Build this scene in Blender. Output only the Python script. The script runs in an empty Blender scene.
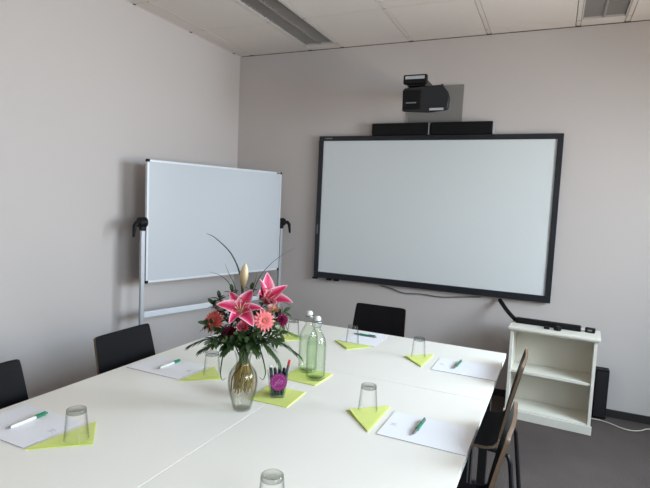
import bpy, bmesh, math, random
from mathutils import Vector, Matrix
random.seed(7)
C = bpy.context.scene.collection
PI = math.pi

# ------------------------------------------------------------------ helpers
def lin(c):
    f = lambda v: v/12.92 if v <= .04045 else ((v+.055)/1.055)**2.4
    return tuple(f(x/255.0) for x in c)

def new_mat(name):
    m = bpy.data.materials.new(name); m.use_nodes = True
    nt = m.node_tree; nt.nodes.clear()
    out = nt.nodes.new('ShaderNodeOutputMaterial')
    return m, nt, out

def principled(name, rgb, rough=.5, metal=0.0, var=0.0, scale=6.0, bump=0.0, bscale=80.0, spec=.5, attr=None, coat=0.0):
    m, nt, out = new_mat(name)
    b = nt.nodes.new('ShaderNodeBsdfPrincipled')
    b.inputs['Roughness'].default_value = rough
    b.inputs['Metallic'].default_value = metal
    b.inputs['Specular IOR Level'].default_value = spec
    b.inputs['Coat Weight'].default_value = coat
    c = lin(rgb)
    nt.links.new(b.outputs[0], out.inputs[0])
    tc = nt.nodes.new('ShaderNodeTexCoord')
    if attr:
        a = nt.nodes.new('ShaderNodeVertexColor'); a.layer_name = attr
        src = a.outputs['Color']
    else:
        r = nt.nodes.new('ShaderNodeRGB'); r.outputs[0].default_value = (*c, 1); src = r.outputs[0]
    if var > 0:
        n = nt.nodes.new('ShaderNodeTexNoise'); n.inputs['Scale'].default_value = scale; n.inputs['Detail'].default_value = 4
        nt.links.new(tc.outputs['Object'], n.inputs['Vector'])
        mr = nt.nodes.new('ShaderNodeMapRange'); mr.inputs['To Min'].default_value = 1-var; mr.inputs['To Max'].default_value = 1+var
        nt.links.new(n.outputs['Fac'], mr.inputs['Value'])
        mx = nt.nodes.new('ShaderNodeVectorMath'); mx.operation = 'SCALE'
        nt.links.new(src, mx.inputs[0]); nt.links.new(mr.outputs[0], mx.inputs['Scale'])
        src = mx.outputs[0]
    nt.links.new(src, b.inputs['Base Color'])
    if bump > 0:
        n2 = nt.nodes.new('ShaderNodeTexNoise'); n2.inputs['Scale'].default_value = bscale; n2.inputs['Detail'].default_value = 3
        nt.links.new(tc.outputs['Object'], n2.inputs['Vector'])
        bp = nt.nodes.new('ShaderNodeBump'); bp.inputs['Strength'].default_value = bump; bp.inputs['Distance'].default_value = .003
        nt.links.new(n2.outputs['Fac'], bp.inputs['Height']); nt.links.new(bp.outputs[0], b.inputs['Normal'])
    return m

def thin_glass(name, face=(253, 253, 253), edge=(196, 203, 198), gloss=.5, power=3.0):
    """thin clear glass: tinted see-through, darker at glancing angles, reflection rising toward the rim"""
    m, nt, out = new_mat(name)
    lw = nt.nodes.new('ShaderNodeLayerWeight'); lw.inputs['Blend'].default_value = .5
    mc = nt.nodes.new('ShaderNodeMix'); mc.data_type = 'RGBA'
    pw = nt.nodes.new('ShaderNodeMath'); pw.operation = 'POWER'; pw.inputs[1].default_value = power
    nt.links.new(lw.outputs['Facing'], pw.inputs[0]); nt.links.new(pw.outputs[0], mc.inputs['Factor'])
    mc.inputs[6].default_value = (*lin(face), 1); mc.inputs[7].default_value = (*lin(edge), 1)
    tr = nt.nodes.new('ShaderNodeBsdfTransparent'); nt.links.new(mc.outputs[2], tr.inputs['Color'])
    gl = nt.nodes.new('ShaderNodeBsdfGlossy'); gl.inputs['Roughness'].default_value = .05
    p5 = nt.nodes.new('ShaderNodeMath'); p5.operation = 'POWER'; p5.inputs[1].default_value = 4.0
    nt.links.new(lw.outputs['Facing'], p5.inputs[0])
    ml = nt.nodes.new('ShaderNodeMath'); ml.operation = 'MULTIPLY_ADD'; ml.inputs[1].default_value = gloss; ml.inputs[2].default_value = .018
    nt.links.new(p5.outputs[0], ml.inputs[0])
    mx = nt.nodes.new('ShaderNodeMixShader')
    nt.links.new(ml.outputs[0], mx.inputs[0]); nt.links.new(tr.outputs[0], mx.inputs[1]); nt.links.new(gl.outputs[0], mx.inputs[2])
    nt.links.new(mx.outputs[0], out.inputs[0])
    return m

def finish(name, bm, mats, parent=None, smooth=35):
    me = bpy.data.meshes.new(name)
    bmesh.ops.recalc_face_normals(bm, faces=bm.faces[:])
    bm.to_mesh(me); bm.free()
    for m in (mats if isinstance(mats, (list, tuple)) else [mats]): me.materials.append(m)
    if smooth:
        me.polygons.foreach_set('use_smooth', [True]*len(me.polygons))
        me.set_sharp_from_angle(angle=math.radians(smooth))
    o = bpy.data.objects.new(name, me); C.objects.link(o)
    if parent: o.parent = parent
    if smooth == 35:
        wn = o.modifiers.new('WeightedNormal', 'WEIGHTED_NORMAL'); wn.keep_sharp = True; wn.weight = 100
    return o

def box(bm, x0, x1, y0, y1, z0, z1, bev=0.0, seg=2, mi=0, M=None):
    vs = [bm.verts.new((x, y, z)) for x in (x0, x1) for y in (y0, y1) for z in (z0, z1)]
    idx = [(0,1,3,2),(4,6,7,5),(0,4,5,1),(2,3,7,6),(0,2,6,4),(1,5,7,3)]
    fs = [bm.faces.new([vs[i] for i in f]) for f in idx]
    for f in fs: f.material_index = mi
    allv = vs
    if bev > 0:
        es = list({e for f in fs for e in f.edges})
        r = bmesh.ops.bevel(bm, geom=es, offset=bev, segments=seg, affect='EDGES', profile=.5)
        allv = list({v for f in r['faces'] for v in f.verts} | {v for v in vs if v.is_valid})
        for f in r['faces']: f.material_index = mi
    if M is not None:
        for v in allv: v.co = M @ v.co
    return allv

def tube(bm, pts, r, seg=8, mi=0, cap=True, radii=None, col=None, layer=None):
    pts = [Vector(p) for p in pts]; n = len(pts); rings = []
    up = Vector((0, 0, 1)); prev = None
    for i, p in enumerate(pts):
        t = (pts[min(i+1, n-1)] - pts[max(i-1, 0)]).normalized()
        if prev is None:
            a = t.cross(up)
            if a.length < .05: a = t.cross(Vector((1, 0, 0)))
        else:
            a = prev - t*prev.dot(t)
            if a.length < 1e-5: a = t.cross(Vector((1, 0, 0)))
        a.normalize(); b = t.cross(a); prev = a
        rr = radii[i] if radii else r
        rings.append([bm.verts.new(p + (a*math.cos(2*PI*k/seg) + b*math.sin(2*PI*k/seg))*rr) for k in range(seg)])
    for i in range(n-1):
        for k in range(seg):
            f = bm.faces.new([rings[i][k], rings[i][(k+1) % seg], rings[i+1][(k+1) % seg], rings[i+1][k]]); f.material_index = mi
    if cap:
        for rg in (rings[0][::-1], rings[-1]):
            f = bm.faces.new(rg); f.material_index = mi
    if layer is not None:
        for i, rg in enumerate(rings):
            c = col(i, pts[i])
            for v in rg: v[layer] = (*c, 1)
    return rings

def lathe(bm, prof, seg=32, mi=0, cx=0, cy=0, closed=False):
    rings = []
    for r, z in prof:
        if r < 1e-5: rings.append([bm.verts.new((cx, cy, z))])
        else: rings.append([bm.verts.new((cx+r*math.cos(2*PI*k/seg), cy+r*math.sin(2*PI*k/seg), z)) for k in range(seg)])
    m = len(rings)
    for i in range(m if closed else m-1):
        a, b = rings[i], rings[(i+1) % m]
        for k in range(seg):
            k2 = (k+1) % seg
            if len(a) == 1 and len(b) == 1: continue
            if len(a) == 1: f = bm.faces.new([a[0], b[k2], b[k]])
            elif len(b) == 1: f = bm.faces.new([a[k], a[k2], b[0]])
            else: f = bm.faces.new([a[k], a[k2], b[k2], b[k]])
            f.material_index = mi

def prism(bm, poly, z0, z1, mi=0, bev=0.0):
    a = [bm.verts.new((x, y, z0)) for x, y in poly]; b = [bm.verts.new((x, y, z1)) for x, y in poly]
    n = len(poly); fs = [bm.faces.new(a[::-1]), bm.faces.new(b)]
    for i in range(n): fs.append(bm.faces.new([a[i], a[(i+1) % n], b[(i+1) % n], b[i]]))
    for f in fs: f.material_index = mi
    if bev:
        bmesh.ops.bevel(bm, geom=list({e for f in fs for e in f.edges}), offset=bev, segments=2, affect='EDGES')
    return a+b

def BM(): return bmesh.new()

def tag(o, label, cat, group=None):
    o['label'] = label; o['category'] = cat
    if group: o['group'] = group
    return o

def thing(name, label, cat, loc=(0, 0, 0), rz=0.0, group=None):
    o = bpy.data.objects.new(name, None); C.objects.link(o)
    o.empty_display_size = .05; o.location = loc; o.rotation_euler = (0, 0, rz)
    return tag(o, label, cat, group)

def dup(root, loc, rz, label, group=None):
    r = root.copy(); C.objects.link(r); r.location = loc; r.rotation_euler = (0, 0, rz)
    r['label'] = label
    if group: r['group'] = group
    for ch in list(root.children):
        c = ch.copy(); C.objects.link(c); c.parent = r
        for g in list(ch.children):
            d = g.copy(); C.objects.link(d); d.parent = c
    return r

def struct(name, bm, mats, smooth=0, parent=None):
    o = finish(name, bm, mats, parent, smooth)
    if parent is None: o['kind'] = 'structure'
    return o

# ------------------------------------------------------------------ materials
WALL = principled('wall_paint', (192, 184, 180), .85, var=.012, scale=1.5, bump=.06, bscale=220)
CEIL = principled('ceiling_tile', (222, 213, 207), .9, var=.02, scale=40, bump=.1, bscale=300)
CEILGAP = principled('ceiling_gap', (118, 112, 108), .9, var=.03)
RUNNER = principled('ceiling_runner', (216, 208, 202), .5, var=.01)
DARKGAP = principled('dark_joint', (70, 66, 64), .9, var=.02)
BASE = principled('baseboard_dark', (40, 37, 37), .55, var=.04)
WHITE_LAM = principled('white_laminate', (237, 233, 224), .33, var=.008, scale=3, spec=.45)
LAM_EDGE = principled('laminate_edge', (205, 203, 200), .45, var=.01)
BLACK_METAL = principled('black_powder_coat', (24, 24, 26), .42, var=.05, scale=30)
BLACK_WOOD = principled('black_stained_plywood', (18, 17, 19), .5, var=.12, scale=14, spec=.12)
PLY_EDGE = principled('plywood_edge', (108, 88, 70), .55, var=.15, scale=60)
BLACK_PLASTIC = principled('black_plastic', (9, 9, 11), .55, spec=.25, var=.05, scale=40)
CHARCOAL = principled('charcoal_plastic', (21, 24, 28), .5, var=.05, scale=40)
BOARD_FRAME = principled('board_frame', (26, 29, 36), .38, var=.03)
BOARD_FACE = principled('board_face', (210, 214, 214), .3, var=.006, scale=2)
WB_FACE = principled('enamel_white', (184, 187, 191), .28, var=.006, scale=2)
ALU = principled('brushed_aluminium', (205, 207, 212), .4, .15, var=.03, scale=50)
ALU_DULL = principled('dull_aluminium', (176, 178, 182), .45, .4, var=.03, scale=50)
CAB_WHITE = principled('cabinet_white', (224, 220, 208), .5, var=.012, scale=5)
GREY_PLATE = principled('grey_wall_plate', (122, 119, 115), .55, .0, var=.02)
LABEL_GREY = principled('pale_print', (168, 172, 174), .5, var=.05, scale=90)
LABEL_DIM = principled('dim_print', (112, 116, 120), .5, var=.05, scale=90)
PAPER = principled('paper', (236, 236, 240), .7, var=.006, scale=5)
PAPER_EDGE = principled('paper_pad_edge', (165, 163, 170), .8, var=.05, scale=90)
PRINT = principled('faint_print', (196, 190, 204), .8, var=.1, scale=300)
LIME = principled('lime_napkin', (214, 223, 128), .8, var=.06, scale=60, bump=.35, bscale=180)
LIME_DK = principled('lime_napkin_inner', (186, 200, 92), .85, var=.06, scale=60)
PEN_WHITE = principled('pen_white', (226, 226, 224), .3, var=.01)
PEN_GREEN = principled('pen_green', (22, 118, 82), .35, var=.04, scale=60)
PEN_GREY = principled('pen_grey', (112, 114, 118), .35, .3, var=.04, scale=60)
GLASS = thin_glass('clear_glass', (255, 255, 255), (186, 193, 188))
GLASS_BASE = thin_glass('thick_glass_base', (246, 248, 245), (124, 130, 122), .5, 2.0)
GLASS_VASE = thin_glass('vase_glass', (252, 252, 251), (190, 194, 188), .5)
GLASS_CUP = thin_glass('cup_glass', (247, 249, 250), (190, 196, 200), .5)
GLASS_GREEN = thin_glass('greenish_bottle_glass', (252, 254, 251), (204, 214, 202), .6)
WATER_GREEN = thin_glass('bottle_water', (247, 251, 244), (226, 235, 222), .2)
WATER = thin_glass('vase_water', (247, 247, 243), (222, 221, 212), .2)
PORCELAIN = principled('white_stopper', (228, 228, 224), .3, var=.01)
WIRE = principled('steel_wire', (150, 152, 154), .35, .8, var=.03)
PURPLE = principled('purple_badge', (116, 6, 86), .35, var=.04, scale=30)
LILAC = principled('lilac_print', (196, 120, 186), .4, var=.04)
STICK = principled('dark_stick', (34, 42, 48), .5, var=.2, scale=30)
STICK2 = principled('slate_stick', (62, 72, 80), .5, var=.15, scale=30)
RED = principled('red_cap', (190, 44, 48), .4, var=.05)
WHITE_CABLE = principled('white_cable', (196, 190, 178), .5, var=.02)
GREY_CABLE = principled('grey_cable', (92, 92, 98), .5, var=.02)
FLOWER = principled('petal_tissue', (255, 255, 255), .55, var=.05, scale=60, attr='col', spec=.3)
LEAF = principled('leaf_tissue', (255, 255, 255), .5, var=.2, scale=45, attr='col', spec=.35)
REFL = principled('louvre_reflector', (128, 124, 120), .6, .1, var=.03)
LOUV = principled('louvre_blade', (158, 153, 149), .5, .1, var=.03)
TUBE_OFF = principled('lamp_tube_off', (214, 214, 208), .35, var=.01)
LIGHT_FRAME = principled('luminaire_frame', (206, 202, 196), .5, var=.01)
PANE = thin_glass('window_pane', (252, 253, 253), (200, 210, 208))
WIN_WHITE = principled('window_white', (232, 232, 230), .4, var=.01)

def carpet():
    m, nt, out = new_mat('grey_carpet')
    b = nt.nodes.new('ShaderNodeBsdfPrincipled'); b.inputs['Roughness'].default_value = .95; b.inputs['Specular IOR Level'].default_value = .1
    nt.links.new(b.outputs[0], out.inputs[0])
    tc = nt.nodes.new('ShaderNodeTexCoord')
    n = nt.nodes.new('ShaderNodeTexNoise'); n.inputs['Scale'].default_value = 160; n.inputs['Detail'].default_value = 5
    n2 = nt.nodes.new('ShaderNodeTexNoise'); n2.inputs['Scale'].default_value = 3
    for k in (n, n2): nt.links.new(tc.outputs['Object'], k.inputs['Vector'])
    ad = nt.nodes.new('ShaderNodeMath'); ad.operation = 'MULTIPLY_ADD'; ad.inputs[1].default_value = .3
    nt.links.new(n2.outputs['Fac'], ad.inputs[0]); nt.links.new(n.outputs['Fac'], ad.inputs[2])
    cr = nt.nodes.new('ShaderNodeValToRGB')
    cr.color_ramp.elements[0].position = .35; cr.color_ramp.elements[0].color = (*lin((56, 49, 47)), 1)
    cr.color_ramp.elements[1].position = .95; cr.color_ramp.elements[1].color = (*lin((100, 90, 86)), 1)
    nt.links.new(ad.outputs[0], cr.inputs[0]); nt.links.new(cr.outputs[0], b.inputs['Base Color'])
    bp = nt.nodes.new('ShaderNodeBump'); bp.inputs['Strength'].default_value = .5; bp.inputs['Distance'].default_value = .004
    nt.links.new(n.outputs['Fac'], bp.inputs['Height']); nt.links.new(bp.outputs[0], b.inputs['Normal'])
    return m
CARPET = carpet()

# ------------------------------------------------------------------ the setting
H = 2.869; XR = 4.7; YF = -5.4
bm = BM(); box(bm, -.1, XR+.1, YF-.1, .1, -.1, 0); struct('floor', bm, CARPET)
bm = BM(); box(bm, -.1, 0, YF, 0, 0, H+.1); struct('wall_left', bm, WALL)
bm = BM(); box(bm, -.1, XR+.1, 0, .1, 0, H+.1); struct('wall_back', bm, WALL)
bm = BM(); box(bm, -.1, XR+.1, YF-.1, YF, 0, H+.1); struct('wall_front', bm, WALL)
# right wall, with one window opening and a second added for fill light
WINS = [(-2.35, -.85), (-4.9, -3.4)]; WZ0, WZ1 = .9, 2.3  # second pair is an invented, unseen opening for fill light
bm = BM()
ys = [YF] + [v for w in sorted(WINS) for v in w] + [0.0]
for i in range(0, len(ys), 2): box(bm, XR, XR+.1, ys[i], ys[i+1], 0, H+.1)
for a, b_ in WINS:
    box(bm, XR, XR+.1, a, b_, 0, WZ0); box(bm, XR, XR+.1, a, b_, WZ1, H+.1)
struct('wall_right', bm, WALL)
for i, (a, b_) in enumerate(WINS):
    bm = BM(); t = .05
    for q in ((a, a+t, WZ0, WZ1), (b_-t, b_, WZ0, WZ1), (a+t, b_-t, WZ0, WZ0+t), (a+t, b_-t, WZ1-t, WZ1), ((a+b_)/2-.03, (a+b_)/2+.03, WZ0+t, WZ1-t)):
        box(bm, XR+.02, XR+.08, q[0], q[1], q[2], q[3])
    w = struct('window_%d' % (i+1), bm, WIN_WHITE)  # the second one is added out of view to carry the fill lamps
    bm = BM(); box(bm, XR+.045, XR+.05, a+t, b_-t, WZ0+t, WZ1-t); finish('window_pane', bm, PANE, w, 0)
    bm = BM(); box(bm, XR-.12, XR+.018, a-.03, b_+.03, WZ0-.03, WZ0-.001, .005); finish('window_sill', bm, WIN_WHITE, w)
bm = BM(); box(bm, .014, XR-.014, -.014, -.0005, .0005, .058, .003); struct('baseboard_back', bm, BASE, 35)
bm = BM(); box(bm, .0005, .014, YF, -.0005, .0005, .058, .003); struct('baseboard_left', bm, BASE, 35)
bm = BM(); box(bm, XR-.014, XR-.0005, YF, -.0005, .0005, .058, .003); struct('baseboard_right', bm, BASE, 35)

# ceiling: tiles laid between runners
XL_ = [-.02, .1348, .7598, 1.0723, 1.6973, 2.3223, 2.9473, 3.2598, 3.8848, 4.5098, XR]
YL_ = [0.0, -.122, -.747, -1.372, -1.997, -2.622, -3.247, -3.872, -4.497, -5.122, YF]
LIGHT_COLS = (2, 6)
LIGHT_ROWS = {2: ((1, 3), (4, 6), (7, 9)), 6: ((1, 3), (4, 6), (7, 9))}
bm = BM()
box(bm, -.1, XR+.1, YF-.1, .1, H+.024, H+.1, mi=1)
def is_light(i, j):
    return i in LIGHT_COLS and any(a <= j < b for a, b in LIGHT_ROWS[i])
for i in range(len(XL_)-1):
    for j in range(len(YL_)-1):
        if is_light(i, j): continue
        box(bm, max(XL_[i]+.0185, .001), XL_[i+1]-.0185, YL_[j+1]+.0018, YL_[j]-.0018, H, H+.02, mi=0)
struct('ceiling', bm, [CEIL, CEILGAP])
for k, x in enumerate(XL_[1:-1]):
    bm = BM(); box(bm, x-.0145, x+.0145, YF+.002, -.014, H-.001, H+.02, .001, 1, 0)
    for y in YL_[1:-1]: box(bm, x-.014, x+.014, y-.002, y+.002, H-.0014, H-.0011, mi=1)
    box(bm, x-.0175, x+.0175, -.0135, -.001, H-.003, H+.01, mi=1)
    struct('trim_%d' % (k+1), bm, [RUNNER, DARKGAP])
bm = BM()
box(bm, .001, .010, YF+.002, -.001, H-.004, H-.0015, mi=0)
for y in YL_[1:-1]: box(bm, .0005, .016, y-.012, y+.012, H-.006, H-.004, mi=1)
struct('trim_20', bm, [RUNNER, DARKGAP])
bm = BM(); box(bm, .012, XR-.012, -.0006, -.0001, H-.006, H-.0005); struct('trim_21', bm, DARKGAP)

# ------------------------------------------------------------------ ceiling lights (unlit louvre fittings)
def ceiling_light(x0, x1, y0, y1, label):
    t = thing('ceiling_light', label, 'light', ((x0+x1)/2, (y0+y1)/2, H), 0, 'louvred ceiling lights')
    w = (x1-x0)/2-.018; l = (y1-y0)/2-.003
    bm = BM(); f = .007
    for q in ((-w, -w+f, -l, l), (w-f, w, -l, l), (-w+f, w-f, -l, -l+f), (-w+f, w-f, l-f, l)):
        box(bm, q[0], q[1], q[2], q[3], .0, .02)
    finish('frame', bm, LIGHT_FRAME, t, 0)
    bm = BM(); box(bm, -.006, .006, -l+f, l-f, .003, .02); finish('divider', bm, LOUV, t, 0)
    for s in (-1, 1):
        c = s*(w-f+.006)/2; hw = (w-f-.006)/2-.001
        bm = BM(); pr = []
        for k in range(9):
            a = -1+k/4; pr.append((c+a*hw, .004+.062*(1-a*a)))
        prev = None
        for y in (-l+f, l-f):
            row = [bm.verts.new((x, y, z)) for x, z in pr]
            if prev:
                for k in range(8): bm.faces.new([prev[k], prev[k+1], row[k+1], row[k]])
            prev = row
        finish('reflector', bm, REFL, t, 60)
        bm = BM(); tube(bm, [(c, -l+f+.01, .045), (c, l-f-.01, .045)], .008, 10); finish('lamp_tube', bm, TUBE_OFF, t)
        bm = BM(); n = int((2*l-2*f)/.042)
        for k in range(1, n):
            y = -l+f+(2*l-2*f)*k/n
            box(bm, c-hw, c+hw, y-.0012, y+.0012, .001, .03)
        finish('louvre', bm, LOUV, t, 0)
    return t
seen = []
for i in LIGHT_COLS:
    side = 'left' if i == 2 else 'right'
    for a, b_ in LIGHT_ROWS[i][:1 if i == 6 else 1]:
        ceiling_light(XL_[i], XL_[i+1], YL_[b_], YL_[a],
            'unlit louvred ceiling light above the space between whiteboard and table' if i == 2 else
            'unlit louvred ceiling light above and right of the projector, at the frame top')
# the remaining fittings behind the camera position are plain closed tiles
bm = BM()
for i in LIGHT_COLS:
    for a, b_ in LIGHT_ROWS[i][1:]:
        box(bm, XL_[i]+.012, XL_[i+1]-.012, YL_[b_]+.002, YL_[a]-.002, H, H+.02)
struct('ceiling_closed_panels', bm, CEIL)

# ------------------------------------------------------------------ interactive board
BX0, BX1, BZ0, BZ1 = .910, 2.915, .806, 2.088
t = thing('interactive_whiteboard', 'large interactive whiteboard with thick black frame mounted on the back wall', 'board', ((BX0+BX1)/2, 0, BZ0))
w = (BX1-BX0)/2; h = BZ1-BZ0; fr = .042
bm = BM()
box(bm, -w, w, -.05, -.012, h-fr, h, .004); box(bm, -w, w, -.05, -.012, 0, fr+.012, .004)
box(bm, -w, -w+fr, -.05, -.012, fr+.012, h-fr, .0); box(bm, w-fr, w, -.05, -.012, fr+.012, h-fr, .0)
finish('frame', bm, BOARD_FRAME, t)
bm = BM(); box(bm, -w+fr-.004, w-fr+.004, -.04, -.0005, fr+.008, h-fr+.004); finish('screen', bm, BOARD_FACE, t, 0)
bm = BM(); box(bm, -w+.014, -w+.024, -.0512, -.0500, .40, .485); finish('maker_mark', bm, LABEL_DIM, t, 0)
bm = BM(); box(bm, -w+.06, -w+.13, -.0512, -.0500, h-.026, h-.016); finish('maker_mark', bm, LABEL_DIM, t, 0)
for x in (-w-.012, -w+.13, -w+.2):
    bm = BM(); box(bm, x, x+.05, -.055, -.03, -.016, -.0005, .004); finish('bracket', bm, BLACK_PLASTIC, t)

# slim black speakers standing on the board's top edge
t = thing('speaker_bar', 'left slim black speaker bar standing on the top edge of the interactive whiteboard', 'speaker', (1.657, 0, 2.0885), 0, 'black speaker bars above the board')
bm = BM(); box(bm, -.243, .243, -.075, -.0195, 0, .098, .006); finish('speaker_case', bm, BLACK_PLASTIC, t)
bm = BM(); box(bm, -.235, .235, -.0785, -.0755, .008, .09, .001); finish('speaker_grille', bm, BLACK_PLASTIC, t)
bm = BM(); box(bm, .2445, .2515, -.07, -.03, 0, .092); finish('end_cap', bm, LABEL_GREY, t)
dup(t, (2.162, 0, 2.0885), 0, 'right slim black speaker bar on the board, directly below the projector')

# ------------------------------------------------------------------ projector and wall arm
t = thing('projector_wall_mount', 'black wall arm on a grey backing plate holding the projector', 'mount', (1.934, 0, 2.170))
bm = BM(); box(bm, -.222, .222, -.019, -.001, -.0, .318, .002); finish('wall_plate', bm, GREY_PLATE, t)
bm = BM(); box(bm, -.075, .062, -.63, -.0195, .183, .238, .008); finish('arm', bm, BLACK_METAL, t)
bm = BM(); box(bm, -.092, .078, -.67, -.631, .19, .255, .01, 3); finish('arm_head', bm, BLACK_PLASTIC, t)
bm = BM(); box(bm, -.075, .062, -.6725, -.6701, .222, .243); finish('head_label', bm, LABEL_GREY, t, 0)

t = thing('projector', 'black short-throw projector hanging from the wall arm above the board', 'projector', (2.006, -.5, 2.168))
bm = BM()
prof = [(-.165, .006), (-.168, .150), (-.155, .166), (-.02, .172), (.105, .180), (.118, .176), (.16, .125), (.172, .085), (.166, .022), (.155, .004), (.03, -.012), (-.06, -.006), (-.15, .0)]
def back(x, z): return (x*.72-.02, .178-(.178-z)*.62)
rows = []
for yy, k in ((-.16, 0), (-.02, .35), (.16, 1)):
    rows.append([bm.verts.new((x*(1-k)+back(x, z)[0]*k, yy, z*(1-k)+back(x, z)[1]*k)) for x, z in prof])
n = len(prof); bm.faces.new(rows[0]); bm.faces.new(rows[-1][::-1])
for a, b_ in zip(rows, rows[1:]):
    for k in range(n): bm.faces.new([a[k], a[(k+1) % n], b_[(k+1) % n], b_[k]])
bmesh.ops.bevel(bm, geom=[e for e in bm.edges if all(abs(v.co.y+.16) < 1e-6 for v in e.verts)], offset=.01, segments=3, affect='EDGES')
finish('housing', bm, CHARCOAL, t, 40)
bm = BM(); box(bm, -.160, -.03, -.168, -.155, .014, .15, .006); finish('front_panel', bm, BLACK_PLASTIC, t)
bm = BM(); box(bm, -.135, -.06, -.1695, -.1682, .056, .064); finish('front_print', bm, LABEL_DIM, t, 0)
bm = BM(); box(bm, .035, .132, -.163, -.1595, .004, .02); finish('front_label', bm, LABEL_GREY, t, 0)
bm = BM(); box(bm, -.145, -.005, -.12, .06, .168, .179, .004); finish('mount_bracket', bm, BLACK_METAL, t)
bm = BM(); tube(bm, [(.108, -.13, .176), (.108, -.13, .187)], .008, 12); finish('focus_knob', bm, BLACK_PLASTIC, t)

# ------------------------------------------------------------------ mobile whiteboard
A = Vector((.252, -1.482)); B = Vector((.619, -.213)); L = (B-A).length
rz = math.atan2((B-A).y, (B-A).x)
t = thing('mobile_whiteboard', 'revolving whiteboard on a wheeled aluminium stand by the left wall', 'whiteboard', (A.x, A.y, 0), rz)
Z0, Z1 = .863, 1.745
bm = BM(); box(bm, .006, L-.006, -.008, .008, Z0+.006, Z1-.006); finish('writing_surface', bm, WB_FACE, t, 0)
bm = BM()
box(bm, 0, L, -.012, .012, Z1-.016, Z1, .002); box(bm, 0, L, -.012, .012, Z0, Z0+.016, .002)
box(bm, 0, .014, -.0115, .0115, Z0+.016, Z1-.016); box(bm, L-.014, L, -.0115, .0115, Z0+.016, Z1-.016)
finish('frame', bm, ALU, t)
for x, z in ((-.004, Z1-.018), (L-.02, Z1-.018), (-.004, Z0-.004), (L-.02, Z0-.004)):
    bm = BM(); box(bm, x, x+.024, -.0145, .0145, z, z+.022, .006, 3); finish('corner_cap', bm, BLACK_PLASTIC, t)
bm = BM(); box(bm, L-.062, L-.046, -.0165, -.0122, Z1-.014, Z1-.004, .001); box(bm, L-.042, L-.03, -.0165, -.0122, Z1-.014, Z1-.004, .001); finish('clip', bm, BLACK_PLASTIC, t)
for x, s in ((-.024, -1), (L+.024, 1)):
    bm = BM(); box(bm, x-.015, x+.015, -.014, .014, .102, 1.262, .005); finish('post', bm, ALU_DULL, t)
    bm = BM(); box(bm, x-.022, x+.022, -.33, .33, .075, .101, .006); foot = finish('foot', bm, ALU_DULL, t)
    for y in (-.29, .29):
        bm = BM(); tube(bm, [(x-.014, y, .038), (x+.014, y, .038)], .036, 20); box(bm, x-.018, x+.018, y-.02, y+.02, .06, .076, .003); finish('caster', bm, BLACK_PLASTIC, foot)
    bm = BM(); tube(bm, [(x-s*.023, 0, 1.30), (x+s*.03, 0, 1.30)], .036, 20); box(bm, x-.019, x+.019, -.019, .019, 1.24, 1.33, .006); cl = finish('clamp', bm, BLACK_PLASTIC, t)
    bm = BM(); tube(bm, [(x+s*.02, -.012, 1.30), (x+s*.06, -.024, 1.298), (x+s*.076, -.03, 1.28), (x+s*.086, -.034, 1.20)], .01, 10, radii=[.016, .016, .015, .009]); finish('lever', bm, BLACK_PLASTIC, cl)
bm = BM(); box(bm, -.008, L+.008, -.010, .010, .61, .655, .004); finish('crossbar', bm, ALU, t)

# ------------------------------------------------------------------ tables
TZ = .73; TH = -.0119
RC = Vector((2.7132, -1.3726))
def tw(lx, ly):   # table frame -> room; lx to the left of the far right corner is negative
    c, s = math.cos(TH), math.sin(TH)
    return (RC.x+c*lx-s*ly, RC.y+s*lx+c*ly)
def table(lx0, lx1, ly0, ly1, label, legs):
    cx, cy = (lx0+lx1)/2, (ly0+ly1)/2
    p = tw(cx, cy)
    t = thing('meeting_table', label, 'table', (p[0], p[1], 0), TH, 'white meeting tables pushed together')
    w, d = (lx1-lx0)/2-.0012, (ly1-ly0)/2-.0012
    bm = BM(); box(bm, -w, w, -d, d, TZ-.025, TZ, .0015, 2); finish('table_top', bm, WHITE_LAM, t)
    bm = BM(); q = .06
    for r in ((-w+q, w-q, -d+.05, -d+.075), (-w+q, w-q, d-.075, d-.05), (-w+.05, -w+.075, -d+q, d-q), (w-.075, w-.05, -d+q, d-q)):
        box(bm, r[0], r[1], r[2], r[3], TZ-.075, TZ-.0255)
    finish('under_frame', bm, BLACK_METAL, t)
    for sx in (-1, 1):
        for sy in (-1, 1):
            bm = BM(); x, y = sx*(w-legs[0]), sy*(d-legs[1])
            box(bm, x-.022, x+.022, y-.022, y+.022, .012, TZ-.0255, .003); box(bm, x-.027, x+.027, y-.027, y+.027, 0, .014, .003)
            finish('leg', bm, BLACK_METAL, t)
    return t
XM, XL, YS = -.7486, -1.519, -.760
table(XL, 0, YS, 0, 'white meeting table across the far end, nearest the back wall', (.075, .07))
table(XM, 0, -2.3, YS, 'white meeting table at the right, near the camera, beside the near right chair', (.075, .034))
table(XL, XM, -2.3, YS, 'white meeting table at the left, near the camera, under the flower vase', (.075, .034))

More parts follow.
